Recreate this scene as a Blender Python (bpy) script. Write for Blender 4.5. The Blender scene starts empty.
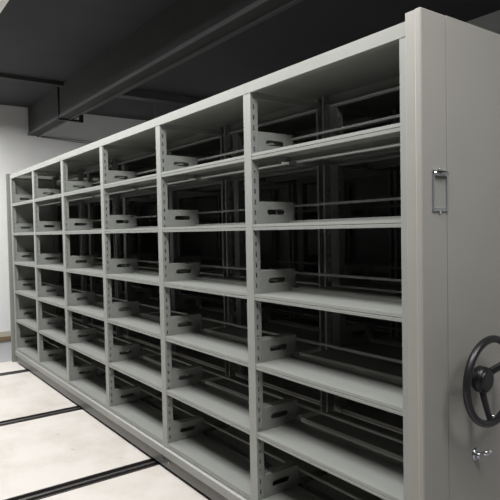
import bpy, bmesh, math, random
from mathutils import Vector, Matrix
random.seed(4)
S = bpy.context.scene
C = S.collection

# ------------------------------------------------------------------ camera
def look(yaw, pitch, roll):
    f = Vector((math.sin(yaw)*math.cos(pitch), math.cos(yaw)*math.cos(pitch), math.sin(pitch)))
    r0 = Vector((math.cos(yaw), -math.sin(yaw), 0)); u0 = r0.cross(f)
    r = math.cos(roll)*r0 + math.sin(roll)*u0
    u = -math.sin(roll)*r0 + math.cos(roll)*u0
    return Matrix((r, u, -f)).transposed().to_4x4()
cam_d = bpy.data.cameras.new('camera'); cam = bpy.data.objects.new('camera', cam_d); C.objects.link(cam)
cam.matrix_world = Matrix.Translation((1.187, -1.519, 1.439)) @ look(-.94077, -.03408, -.01928)
cam_d.sensor_width = 36; cam_d.lens = 555.67/500*36; cam_d.clip_start = .02
S.camera = cam

# ------------------------------------------------------------------ world, lights, exposure
w = bpy.data.worlds.new('world'); S.world = w; w.use_nodes = True
w.node_tree.nodes['Background'].inputs[0].default_value = (.9, .95, 1, 1)
w.node_tree.nodes['Background'].inputs[1].default_value = .02
S.view_settings.view_transform = 'Standard'; S.view_settings.look = 'None'
S.view_settings.exposure = 0; S.view_settings.gamma = 1; S.view_settings.use_curve_mapping = False
LAMP_Z = 2.98
LAMPS = [(-6.15, -.95, 52), (-4.55, -.95, 46), (-2.95, -.95, 46), (-1.35, -.95, 44), (.25, -.95, 42), (1.55, -.1, 44)]
for lx, LAMP_Y, p in LAMPS:
    ld = bpy.data.lights.new('tube_light', 'AREA'); ld.shape = 'RECTANGLE'; ld.size = 1.44; ld.size_y = .66
    ld.energy = p; ld.color = (1, .995, .985)
    lo = bpy.data.objects.new('tube_light', ld); C.objects.link(lo); lo.location = (lx, LAMP_Y, LAMP_Z-.012)
ld = bpy.data.lights.new('added_wall_fill', 'AREA'); ld.shape = 'RECTANGLE'; ld.size = .54; ld.size_y = 1.0; ld.energy = 9  # added fill light, brightens the upper left wall behind the shelving
lo = bpy.data.objects.new('added_wall_fill', ld); C.objects.link(lo); lo.location = (-5.6, 2.3, LAMP_Z-.14)

# ------------------------------------------------------------------ materials
def srgb(r, g, b):
    f = lambda c: (c/255/12.92 if c/255 <= .04045 else ((c/255+.055)/1.055)**2.4)
    return (f(r), f(g), f(b), 1)
def mat(name, col, rough=.5, metal=0, var=.06, scale=6, bump=0, bscale=60, spec=.5, col2=None, clear=0):
    m = bpy.data.materials.new(name); m.use_nodes = True
    nt = m.node_tree; b = nt.nodes['Principled BSDF']
    tc = nt.nodes.new('ShaderNodeTexCoord'); n = nt.nodes.new('ShaderNodeTexNoise')
    n.inputs['Scale'].default_value = scale; n.inputs['Detail'].default_value = 5
    nt.links.new(tc.outputs['Object'], n.inputs['Vector'])
    cr = nt.nodes.new('ShaderNodeValToRGB')
    c2 = col2 or tuple(min(1, c*(1+var)) for c in col[:3])+(1,)
    c1 = tuple(c*(1-var) for c in col[:3])+(1,) if not col2 else col
    cr.color_ramp.elements[0].position = .35; cr.color_ramp.elements[1].position = .65
    cr.color_ramp.elements[0].color = c1; cr.color_ramp.elements[1].color = c2
    nt.links.new(n.outputs['Fac'], cr.inputs[0]); nt.links.new(cr.outputs[0], b.inputs['Base Color'])
    b.inputs['Roughness'].default_value = rough; b.inputs['Metallic'].default_value = metal
    b.inputs['Specular IOR Level'].default_value = spec
    b.inputs['Coat Weight'].default_value = clear
    if bump:
        n2 = nt.nodes.new('ShaderNodeTexNoise'); n2.inputs['Scale'].default_value = bscale
        nt.links.new(tc.outputs['Object'], n2.inputs['Vector'])
        bp = nt.nodes.new('ShaderNodeBump'); bp.inputs['Strength'].default_value = bump; bp.inputs['Distance'].default_value = .01
        nt.links.new(n2.outputs['Fac'], bp.inputs['Height']); nt.links.new(bp.outputs[0], b.inputs['Normal'])
    return m
M = dict(
    paint=mat('grey_powder_coat', srgb(142, 144, 140), .42, var=.02, bump=.02, bscale=300),
    fascia=mat('pale_grey_powder_coat', srgb(138, 139, 134), .4, var=.02),
    panel=mat('end_panel_paint', srgb(147, 145, 139), .38, var=.03, scale=2.5, bump=.02, bscale=300),
    kick=mat('dark_grey_paint', srgb(84, 84, 82), .35, var=.06),
    wall=mat('white_wall_paint', srgb(238, 238, 237), .9, var=.02, scale=1.2, bump=.05, bscale=40),
    dim=mat('grey_wall_paint', srgb(120, 120, 118), .9, var=.03),
    dark=mat('dark_grey_wall_paint', srgb(60, 60, 60), .9, var=.03),
    ceil=mat('dark_ceiling_paint', srgb(58, 58, 61), .9, var=.1, scale=1.5, bump=.1, bscale=20),
    beam=mat('dark_beam_paint', srgb(60, 61, 61), .85, var=.08, scale=3),
    beam2=mat('grey_beam_paint', srgb(88, 90, 90), .8, var=.06, scale=3),
    black=mat('black_steel', srgb(26, 26, 27), .5, var=.2),
    rail=mat('worn_rail_steel', srgb(96, 94, 92), .4, metal=.7, var=.15, scale=30),
    edge=mat('dull_strip_steel', srgb(62, 60, 58), .5, metal=.3, var=.1),
    floor=mat('grey_concrete', srgb(150, 150, 153), .8, var=.05, scale=3, bump=.1, bscale=50),
    beige=mat('beige_skirting', srgb(190, 184, 170), .6, var=.04),
    wood=mat('brown_wood', srgb(128, 108, 84), .6, var=.12, scale=8),
    chrome=mat('chrome', srgb(205, 207, 212), .16, metal=1, var=.02),
    satin=mat('satin_chrome', srgb(190, 192, 196), .34, metal=.85, var=.02),
    plastic=mat('black_plastic', srgb(27, 27, 29), .36, var=.1),
    paper=mat('blank_card', srgb(140, 140, 134), .6, var=.02),
    lampw=mat('white_enamel', srgb(235, 235, 232), .4, var=.01),
    cable=mat('grey_conduit', srgb(165, 166, 165), .6, var=.05),
)
# cream coated boards: cloudy stains and a few scuffs
def cream():
    m = bpy.data.materials.new('cream_floor_coating'); m.use_nodes = True; nt = m.node_tree
    b = nt.nodes['Principled BSDF']; b.inputs['Roughness'].default_value = .55
    tc = nt.nodes.new('ShaderNodeTexCoord')
    n = nt.nodes.new('ShaderNodeTexNoise'); n.inputs['Scale'].default_value = 2.2; n.inputs['Detail'].default_value = 8; n.inputs['Roughness'].default_value = .65
    nt.links.new(tc.outputs['Object'], n.inputs['Vector'])
    r = nt.nodes.new('ShaderNodeValToRGB'); e = r.color_ramp.elements
    e[0].position = .3; e[0].color = srgb(190, 183, 175); e[1].position = .55; e[1].color = srgb(208, 203, 197)
    nt.links.new(n.outputs['Fac'], r.inputs[0])
    n2 = nt.nodes.new('ShaderNodeTexNoise'); n2.inputs['Scale'].default_value = 11; n2.inputs['Detail'].default_value = 3
    nt.links.new(tc.outputs['Object'], n2.inputs['Vector'])
    r2 = nt.nodes.new('ShaderNodeValToRGB'); r2.color_ramp.elements[0].position = .70; r2.color_ramp.elements[1].position = .76
    nt.links.new(n2.outputs['Fac'], r2.inputs[0])
    mx = nt.nodes.new('ShaderNodeMix'); mx.data_type = 'RGBA'
    nt.links.new(r2.outputs[0], mx.inputs[0]); nt.links.new(r.outputs[0], mx.inputs[6]); mx.inputs[7].default_value = srgb(178, 166, 153)
    nt.links.new(mx.outputs[2], b.inputs['Base Color'])
    return m
M['cream'] = cream()

# ------------------------------------------------------------------ mesh helpers
class MB:
    def __init__(s): s.bm = bmesh.new()
    def box(s, x0, x1, y0, y1, z0, z1):
        v = [s.bm.verts.new(p) for p in ((x0,y0,z0),(x1,y0,z0),(x1,y1,z0),(x0,y1,z0),(x0,y0,z1),(x1,y0,z1),(x1,y1,z1),(x0,y1,z1))]
        for f in ((0,3,2,1),(4,5,6,7),(0,1,5,4),(1,2,6,5),(2,3,7,6),(3,0,4,7)): s.bm.faces.new([v[i] for i in f])
        return s
    def tube(s, a, b, r, n=16, r2=None, cap=True):
        a = Vector(a); b = Vector(b); d = (b-a).normalized(); r2 = r if r2 is None else r2
        t = Vector((0,0,1)) if abs(d.z) < .9 else Vector((1,0,0)); u = d.cross(t).normalized(); v = d.cross(u)
        A = [s.bm.verts.new(a+r*(math.cos(k*2*math.pi/n)*u+math.sin(k*2*math.pi/n)*v)) for k in range(n)]
        B = [s.bm.verts.new(b+r2*(math.cos(k*2*math.pi/n)*u+math.sin(k*2*math.pi/n)*v)) for k in range(n)]
        for k in range(n):
            f = s.bm.faces.new((A[k], A[(k+1)%n], B[(k+1)%n], B[k])); f.smooth = True
        if cap: s.bm.faces.new(A[::-1]); s.bm.faces.new(B)
        return s
    def prism(s, prof, x0, x1, axis='x'):
        """closed profile of (y,z) run along x"""
        A = [s.bm.verts.new((x0, y, z)) for y, z in prof]; B = [s.bm.verts.new((x1, y, z)) for y, z in prof]
        n = len(prof)
        for k in range(n): s.bm.faces.new((A[k], B[k], B[(k+1)%n], A[(k+1)%n]))
        s.bm.faces.new(A[::-1]); s.bm.faces.new(B)
        return s
    def sheet(s, prof, x0, x1):
        A = [s.bm.verts.new((x0, y, z)) for y, z in prof]; B = [s.bm.verts.new((x1, y, z)) for y, z in prof]
        for k in range(len(prof)-1): s.bm.faces.new((A[k], B[k], B[k+1], A[k+1]))
        return s
    def mesh(s, name, m):
        bmesh.ops.recalc_face_normals(s.bm, faces=s.bm.faces)
        me = bpy.data.meshes.new(name); s.bm.to_mesh(me); s.bm.free(); me.materials.append(m); return me
    def build(s, name, m, parent=None, bevel=0, solid=0):
        return put(name, s.mesh(name, m), parent, bevel=bevel, solid=solid)
def put(name, me, parent=None, loc=(0,0,0), bevel=0, solid=0, rot=None):
    o = bpy.data.objects.new(name, me); C.objects.link(o); o.parent = parent; o.location = loc
    if rot: o.rotation_euler = rot
    if solid:
        k = o.modifiers.new('thickness', 'SOLIDIFY'); k.thickness = solid; k.offset = 0
    if bevel:
        k = o.modifiers.new('bevel', 'BEVEL'); k.width = bevel; k.segments = 2; k.limit_method = 'ANGLE'
    return o
def tag(o, label, cat, group=None):
    o['label'] = label; o['category'] = cat
    if group: o['group'] = group
    return o
def thing(name, label, cat, loc=(0,0,0), group=None):
    o = bpy.data.objects.new(name, None); C.objects.link(o); o.location = loc; o.empty_display_size = .1
    return tag(o, label, cat, group)
def struct(o): o['kind'] = 'structure'; return o

# ------------------------------------------------------------------ the room
WX, CZ, BY, FY, RX = -7.0, 3.235, 2.95, -3.6, 3.4
struct(MB().box(WX-.1, RX+.1, FY-.1, BY+.1, -.13, -.03).build('floor', M['floor']))
struct(MB().box(WX-.1, RX+.1, FY-.1, BY+.1, CZ, CZ+.1).build('ceiling', M['ceil']))
struct(MB().box(WX-.1, WX, FY-.1, BY+.1, -.03, CZ).build('wall_left', M['wall']))
struct(MB().box(WX, RX, BY, BY+.1, -.03, CZ).build('wall_back', M['wall']))
struct(MB().box(RX, RX+.1, FY-.1, BY+.1, -.03, CZ).build('wall_right', M['dim']))
struct(MB().box(WX, RX, FY-.1, FY, -.03, CZ).build('wall_front', M['dark']))
struct(MB().box(WX, WX+.015, FY, BY, -.03, .12).build('baseboard_left', M['beige'], bevel=.004))
struct(MB().box(WX+.015, WX+.04, FY, BY, -.005, .05).build('trim_1', M['wood'], bevel=.004))
# raised cream decking, cut by the rail channels
RAILS = [-1.97, -3.355, -4.975]; RW = .059
edges = [-5.565] + sum([[r-RW, r+RW] for r in sorted(RAILS)], []) + [.45]
mb = MB()
for k in range(0, len(edges), 2): mb.box(edges[k], edges[k+1], FY+.3, BY-.15, -.03, 0)
struct(mb.build('floor_platform', M['cream'], bevel=.002))
# overhead beams
BYA, BYB, BZ = .63, .74, 2.845
mb = MB(); mb.box(WX, RX, BYA, BYB, BZ, CZ)
o = struct(mb.build('ceiling_beam', M['beam'], bevel=.006))
mb = MB(); mb.box(WX, RX, BYA-.012, BYA, BZ, BZ+.035); mb.box(WX, RX, BYB, BYB+.02, BZ-.012, BZ+.02)
struct(mb.build('trim_2', M['beam2'], bevel=.002))
mb = MB(); mb.box(-5.43, -5.27, BYB+.02, BY, CZ-.1, CZ)
struct(mb.build('ceiling_beam', M['beam2'], bevel=.004))
mb = MB(); mb.box(-5.5, -5.42, FY, BYA, CZ-.045, CZ)
struct(mb.build('ceiling_beam', M['beam'], bevel=.004))

# ------------------------------------------------------------------ mobile shelving
W, Z6, SP = .9, .150, .323
ZL = [Z6+(6-j)*SP for j in range(7)]      # ZL[1]..ZL[6] = underside of shelf lips, ZL[0] unused
TOP = 2.115; D = .50; PW = .055; PD = .04
def post_mesh(wd, side=1):
    """hollow folded upright; slotted flanks"""
    bm = bmesh.new()
    z0, z1 = .125, TOP-.002; h = wd/2
    def quad(*p): bm.faces.new([bm.verts.new(q) for q in p])
    quad((-h,0,z0),(h,0,z0),(h,0,z1),(-h,0,z1))
    for sx in (-h, h):
        quad((sx,PD,z0),(sx*.55,PD,z0),(sx*.55,PD,z1),(sx,PD,z1))
        ya, yb = .014, .021
        quad((sx,0,z0),(sx,ya,z0),(sx,ya,z1),(sx,0,z1)); quad((sx,yb,z0),(sx,PD,z0),(sx,PD,z1),(sx,yb,z1))
        z = z0; zz = z0+.03
        while zz+.022 < z1:
            quad((sx,ya,z),(sx,yb,z),(sx,yb,zz),(sx,ya,zz)); z = zz+.022; zz += .0485
        quad((sx,ya,z),(sx,yb,z),(sx,yb,z1),(sx,ya,z1))
    bmesh.ops.remove_doubles(bm, verts=bm.verts, dist=1e-5)
    me = bpy.data.meshes.new('post'); bm.to_mesh(me); bm.free(); me.materials.append(M['paint']); return me
POST = post_mesh(PW)
SL = W-PW-.002
def shelf_mesh():
    prof = [(.018,.0007),(.002,.0007),(.0012,.011),(.0045,.0135),(.0012,.016),(.0012,.0275),(.222,.0275),(.222,.043),(.2265,.043),(.2265,.001),(.208,.001)]
    mb = MB().sheet(prof, -SL/2, SL/2)
    for x in (-SL/2, SL/2): mb.bm.faces.new([mb.bm.verts.new((x, y, z)) for y, z in ((.002,.001),(.226,.001),(.226,.0275),(.002,.0275))])
    return mb.mesh('shelf', M['paint'])
SHELF = shelf_mesh()
def plate_mesh():
    """low perforated side plate with one long rounded slot"""
    bm = bmesh.new(); y0, y1, z0, z1 = .036, .25, 0, .104
    cy, cz, hl, r = .137, .056, .052, .0125
    loop = []
    for k in range(9):
        a = -math.pi/2+math.pi*k/8; loop.append((cy+hl-r+r*math.cos(a), cz+r*math.sin(a)))
    for k in range(9):
        a = math.pi/2+math.pi*k/8; loop.append((cy-hl+r+r*math.cos(a), cz+r*math.sin(a)))
    fine = []
    for k in range(len(loop)):
        (ay, az), (by, bz) = loop[k], loop[(k+1) % len(loop)]; m = 10 if abs(by-ay) > .03 else 1
        fine += [(ay+(by-ay)*q/m, az+(bz-az)*q/m) for q in range(m)]
    loop = fine; n = len(loop); inner = [bm.verts.new((0, y, z)) for y, z in loop]
    outer = []
    for y, z in loop:        # push each slot point out to the border
        dy, dz = y-cy, z-cz; t = min(((y1-cy) if dy > 0 else (cy-y0))/max(abs(dy),1e-6), ((z1-cz) if dz > 0 else (cz-z0))/max(abs(dz),1e-6))
        outer.append(bm.verts.new((0, cy+dy*t, cz+dz*t)))
    for k in range(n): bm.faces.new((inner[k], inner[(k+1)%n], outer[(k+1)%n], outer[k]))
    # corner fillers
    for yy, zz in ((y0,z0),(y1,z0),(y1,z1),(y0,z1)):
        best = None
        for k in range(n):
            a, b = outer[k].co, outer[(k+1)%n].co
            on = lambda p: (abs(p.y-yy) < 1e-6, abs(p.z-zz) < 1e-6)
            A, B = on(a), on(b)
            if (A[0] and B[1]) or (A[1] and B[0]):
                if not (all(A) or all(B)): best = k
        if best is not None:
            c = bm.verts.new((0, yy, zz)); bm.faces.new((outer[best], outer[(best+1)%n], c))
    F = lambda *p: bm.faces.new([bm.verts.new(q) for q in p])
    F((0,y0,z1),(0,y1,z1),(-.0285,y1,z1),(-.0285,y0,z1)); F((0,y1,z0),(0,y1,z1),(-.0285,y1,z1),(-.0285,y1,z0)); F((0,y0,z0),(0,y1,z0),(-.0285,y1,z0),(-.0285,y0,z0))
    bmesh.ops.remove_doubles(bm, verts=bm.verts, dist=1e-5)
    bmesh.ops.recalc_face_normals(bm, faces=bm.faces)
    me = bpy.data.meshes.new('side_plate'); bm.to_mesh(me); bm.free(); me.materials.append(M['paint']); return me
PLATE = plate_mesh()
GBAR = MB().box(-SL/2, SL/2, .2515, .256, .080, .090).mesh('guard_bar', M['paint'])
COVER = MB().sheet([(.02,-.001),(-.0025,-.001),(-.0025,.046),(D+.0025,.046),(D+.0025,-.001),(D-.02,-.001)], -W/2+.0005, W/2-.0005).mesh('top_cover', M['fascia'])
BASEB = MB().prism([(-.014,.098),(-.014,.142),(-.004,.149),(.05,.149),(.05,.098)], -W/2+.001, W/2-.001).mesh('base_rail', M['fascia'])
KICK = MB().box(-W/2+.0005, W/2-.0005, .002, .012, .024, .098).mesh('kick_plate', M['kick'])
SCREW = MB().tube((0,0,0),(0,-.004,0),.0055,12,.004).mesh('screw', M['chrome'])
BACK_BLOCK = MB().box(-W/2+.001, W/2-.001, 0, .002, .15, TOP-.01).mesh('back_light_block', M['paint'])  # unseen sheets added to the last row to stop light from behind
BRACE = MB().box(-W/2, W/2, 0, .003, 0, .03).mesh('cross_bar', M['paint'])

def shelving(y, label, front=True, backed=False):
    t = thing('mobile_shelving_unit', label, 'shelving', (0, y, 0), 'rows of mobile shelving')
    for i in range(7):
        x = -i*W
        if i == 0: x = -.0005-PW/2+.028
        px = x if i else -.0005
        for s in (0, 1):                                   # front and rear uprights
            p = put('post', POST, t, (px, D if s else 0, 0), solid=.0014)
            if s: p.scale = (1, -1, 1)
            if i == 0: p.scale = (1, -1 if s else 1, 1)
    for i in range(6):
        cx = -(i+.5)*W
        put('top_cover', COVER, t, (cx, 0, TOP-.043), solid=.0014)
        b = put('base_rail', BASEB, t, (cx, 0, 0), bevel=.002)
        k = put('kick_plate', KICK, t, (cx, 0, 0))
        if front:
            for sx in (-1, 1): put('screw', SCREW, k, (sx*(W/2-.04), 0, .062))
        b = put('base_rail', BASEB, t, (cx, D, 0), rot=(0,0,math.pi))
        if backed: put('back_light_block', BACK_BLOCK, t, (cx, D-.002, 0))
        for j in range(1, 7):
            for s in (0, 1):
                if s and backed: continue
                for nm, me, sd in (('shelf', SHELF, .0014), ('guard_bar', GBAR, 0)):
                    o = put(nm, me, t, (cx, D if s else 0, ZL[j]+(.0285 if nm == 'guard_bar' else 0)), solid=sd)
                    if s: o.rotation_euler = (0, 0, math.pi)
                if not s:
                    put('side_plate', PLATE, t, (-(i+1)*W+PW/2+.003, 0, ZL[j]+.0285), solid=.0014)
                    put('side_plate', PLATE, t, (-i*W-PW/2-.003, 0, ZL[j]+.0285), solid=.0014).scale = (-1, 1, 1)
    # side tie bars near the top and bottom of the upright frames
    for i in range(7):
        for zz in (.115, TOP-.06):
            MB().box(-i*W-.002, -i*W+.002, PD+.002, D-PD-.002, zz, zz+.03).build('frame_tie', M['paint'], t)
    # carriage under the shelves
    for yy in (.06, .42): MB().box(-6*W, -.003, yy-.02, yy+.02, .03, .1).build('carriage_beam', M['black'], t)
    for r in RAILS:
        for yy in (.1, .4):
            MB().tube((r-.012, yy, .045), (r+.012, yy, .045), .043, 24).build('wheel', M['rail'], t)
    if y: MB().box(.002, .06, -.008, D+.008, .01, TOP+.028).build('end_panel', M['panel'], t, bevel=.002)
    # far end panel
    mb = MB(); mb.box(-6*W-.125, -6*W-.098, -.025, D+.022, .002, TOP+.022)
    mb.box(-6*W-.098, -6*W-PW/2-.002, .05, D-.03, .12, TOP-.03)
    mb.build('end_panel', M['fascia'], t, bevel=.003)
    return t

UNIT = shelving(0, 'nearest grey metal mobile shelving row, empty, with black handwheel on end panel')
# near end panel: folded front edge, narrow front leaf, wide upper and lower leaves
PX = .064; PT = TOP+.03
MB().box(.002, PX-.0025, -.008, D+.008, .02, PT-.002).build('end_panel', M['panel'], UNIT, bevel=.002)
ep = MB().box(PX-.0245, PX, -.0105, .1262, .015, PT).build('end_panel_leaf', M['panel'], UNIT, bevel=.005)
MB().box(PX-.0245, PX, .1274, D+.0105, .015, PT).build('end_panel_leaf', M['panel'], UNIT, bevel=.0007)
# chrome label holder
HY0, HY1, HZ0, HZ1 = .041, .125, 1.492, 1.628
def label_holder():
    y0, y1, z0, z1, x = HY0, HY1, HZ0, HZ1, PX
    mb = MB(); t = .006
    mb.box(x, x+t, y0, y0+.010, z0, z1); mb.box(x, x+t, y1-.010, y1, z0, z1)
    mb.box(x, x+t, y0+.010, y1-.010, z0, z0+.010); mb.box(x, x+.004, y0+.010, y1-.010, z1-.02, z1)
    h = mb.build('label_holder', M['chrome'], UNIT, bevel=.0012)
    # bowed hood across the top
    bm = bmesh.new(); n = 12; rows = []
    for a in range(7):
        th = math.pi*a/6; row = []
        for k in range(n+1):
            u = k/n; b = math.sin(math.pi*u)**.5 if 0 < u < 1 else 0
            row.append(bm.verts.new((x+.004+.017*math.sin(th)*(.35+.65*b), y0+.001+(y1-y0-.002)*u, z1-.010+.011*math.cos(th)*(.45+.55*b))))
        rows.append(row)
    for a in range(6):
        for k in range(n): f = bm.faces.new((rows[a][k], rows[a][k+1], rows[a+1][k+1], rows[a+1][k])); f.smooth = True
    bmesh.ops.recalc_face_normals(bm, faces=bm.faces)
    me = bpy.data.meshes.new('hood'); bm.to_mesh(me); bm.free(); me.materials.append(M['chrome']); put('hood', me, h)
    MB().box(x, x+.0012, y0+.010, y1-.010, z0+.010, z1-.02).build('card', M['paper'], h)
    yc = (y0+y1)/2
    for zz in (z0-.004, z1+.003):
        MB().tube((x, yc, zz), (x+.006, yc, zz), .0055, 14, .004).build('screw', M['chrome'], h)
    return h
label_holder()
# dished three-spoke handwheel
WYC, WZC, WR, WXR = .243, .912, .144, .150
wheel = bpy.data.objects.new('handwheel', None); C.objects.link(wheel); wheel.parent = UNIT; wheel.location = (0, WYC, WZC)
wheel['label'] = 'black plastic three-spoke handwheel'
bm = bmesh.new(); NR, NT = 72, 14; rr = .0125
vs = [[bm.verts.new((WXR+rr*math.sin(b)*1.05, (WR+rr*math.cos(b))*math.cos(a), (WR+rr*math.cos(b))*math.sin(a))) for b in [2*math.pi*q/NT for q in range(NT)]] for a in [2*math.pi*p/NR for p in range(NR)]]
for p in range(NR):
    for q_ in range(NT):
        f = bm.faces.new((vs[p][q_], vs[(p+1)%NR][q_], vs[(p+1)%NR][(q_+1)%NT], vs[p][(q_+1)%NT])); f.smooth = True
bmesh.ops.recalc_face_normals(bm, faces=bm.faces)
me = bpy.data.meshes.new('rim'); bm.to_mesh(me); bm.free(); me.materials.append(M['plastic']); put('rim', me, wheel)
mb = MB()
mb.tube((PX, 0, 0), (.085, 0, 0), .022, 28); mb.tube((.085, 0, 0), (.105, 0, 0), .03, 28, .046); mb.tube((.105, 0, 0), (.135, 0, 0), .046, 28, .043); mb.tube((.135,0,0),(.143,0,0),.043,28,.028)
mb.build('hub', M['plastic'], wheel)
for ang in (-90, 22, 158):
    a = math.radians(ang); dy, dz = math.cos(a), math.sin(a); py, pz = -dz, dy
    bm = bmesh.new(); prev = None; first = None
    for k in range(9):
        u = k/8; r = .03+(WR-.03)*u; x = .118+(WXR-.118)*(u**1.3); hw = .0165-.0055*u; th = .007
        ring = [bm.verts.new((x+th*sx, r*dy+hw*sy*py, r*dz+hw*sy*pz)) for sx, sy in ((-1,-.75),(-.3,-1),(.6,-.85),(1,-.4),(1,.4),(.6,.85),(-.3,1),(-1,.75))]
        if prev:
            for q_ in range(8): f = bm.faces.new((prev[q_], prev[(q_+1)%8], ring[(q_+1)%8], ring[q_])); f.smooth = True
        else: bm.faces.new(ring[::-1])
        prev = ring
    bm.faces.new(prev); bmesh.ops.recalc_face_normals(bm, faces=bm.faces)
    me = bpy.data.meshes.new('spoke'); bm.to_mesh(me); bm.free(); me.materials.append(M['plastic']); put('spoke', me, wheel)
MB().tube((WXR-.002, 0, -WR+.026), (WXR+.012, 0, -WR+.026), .006, 12, .004).build('bolt', M['chrome'], wheel)
# chrome lock with a turned lever
LY, LZ = .286, .622
lock = MB().tube((PX, LY, LZ), (PX+.006, LY, LZ), .024, 28, .021).tube((PX+.006, LY, LZ), (PX+.020, LY, LZ), .012, 20, .011).build('lock', M['chrome'], UNIT)
MB().tube((PX+.016, LY, LZ+.002), (PX+.050, LY+.006, LZ+.022), .0065, 14, .0085).tube((PX+.050, LY+.006, LZ+.022), (PX+.056, LY+.007, LZ+.0255), .0085, 14, .005).build('lever', M['chrome'], lock)

shelving(.555, 'grey mobile shelving row closed up directly behind the front row', front=False)
shelving(1.11, 'hindmost grey mobile shelving row with added back sheets that block light', front=False, backed=True)

# ------------------------------------------------------------------ rails let into the deck
names = {-1.97: 'black floor rail nearest the camera, reaching the bottom edge of the view',
         -3.355: 'middle of the three black floor rails across the cream deck',
         -4.975: 'short-looking black floor rail farthest away, by the left wall'}
for r in RAILS:
    t = thing('floor_rail', names[r], 'rail', (r, 0, -.03), 'floor rails')
    MB().box(-RW+.001, RW-.001, FY+.3, BY-.15, 0, .012).build('channel', M['black'], t)
    MB().box(-.012, .012, FY+.3, BY-.15, .012, .031).build('running_bar', M['rail'], t, bevel=.002)
    mb = MB()
    for s in (-1, 1): mb.box(s*(RW-.006)-.005, s*(RW-.006)+.005, FY+.3, BY-.15, .012, .0325)
    mb.build('edge_strip', M['edge'], t, bevel=.001)

# ------------------------------------------------------------------ overhead fittings
t = thing('beam_bracket', 'black bracket sticking out under the dark ceiling beam', 'bracket', (-5.62, BYA, BZ))
MB().box(-.02, .02, -.016, -.002+.0, .002, CZ-BZ-.02).build('upright_strap', M['black'], t)
MB().box(-.022, .022, -.016, .29, -.022, -.0005).build('arm', M['black'], t)
MB().box(-.022, .022, .25, .29, -.022, .07).build('hook', M['black'], t)
for (ya, za, yb, zb, lab) in ((.80, 2.845, 2.9, 2.80, 'thin grey wall cable running almost level under the beam, the upper of two'), (.80, 2.835, 2.9, 2.72, 'thin grey wall cable sloping down to the right, the lower of two')):
    tag(MB().tube((WX+.006, ya, za), (WX+.006, yb, zb), .005, 10).build('wall_cable', M['cable']), lab, 'cable', 'wall cables')
for k, (py, pz, lab) in enumerate(((.95, 3.1, 'dark pipe under the ceiling beside the beam'), (1.25, 3.14, 'dark pipe under the ceiling, second from the beam'))):
    tag(MB().tube((WX, py, pz), (RX, py, pz), .022, 16).build('ceiling_pipe', M['beam2']), lab, 'pipe', 'ceiling pipes')
LAMP_LABELS = ['lit panel lamp hung before the shelving, nearest the left wall', 'lit panel lamp over the aisle, second from the left wall',
    'lit panel lamp over the aisle, third from the left wall', 'lit panel lamp over the aisle, fourth from the left wall',
    'lit panel lamp over the aisle, in front of the end panel', 'lit panel lamp farthest from the left wall, over the end aisle by the handwheel']
for (lx, LAMP_Y, p), lab in zip(LAMPS, LAMP_LABELS):
    t = thing('panel_lamp', lab, 'lamp', (lx, LAMP_Y, LAMP_Z), 'aisle panel lamps')
    MB().box(-.75, .75, -.36, .36, 0, .03).build('housing', M['lampw'], t, bevel=.003)
    for s_ in (-.6, .6): MB().tube((s_, 0, .03), (s_, 0, CZ-LAMP_Z), .004, 8).build('hanger', M['cable'], t)
t = thing('panel_lamp', 'added fill lamp hidden behind the shelving, brightening the left wall', 'lamp', (-5.6, 2.3, LAMP_Z-.128), 'aisle panel lamps')  # housing made up for the added wall fill
MB().box(-.3, .3, -.53, .53, 0, .03).build('housing', M['lampw'], t, bevel=.003)
for s_ in (-.4, .4): MB().tube((0, s_, .03), (0, s_, CZ-LAMP_Z+.128), .004, 8).build('hanger', M['cable'], t)
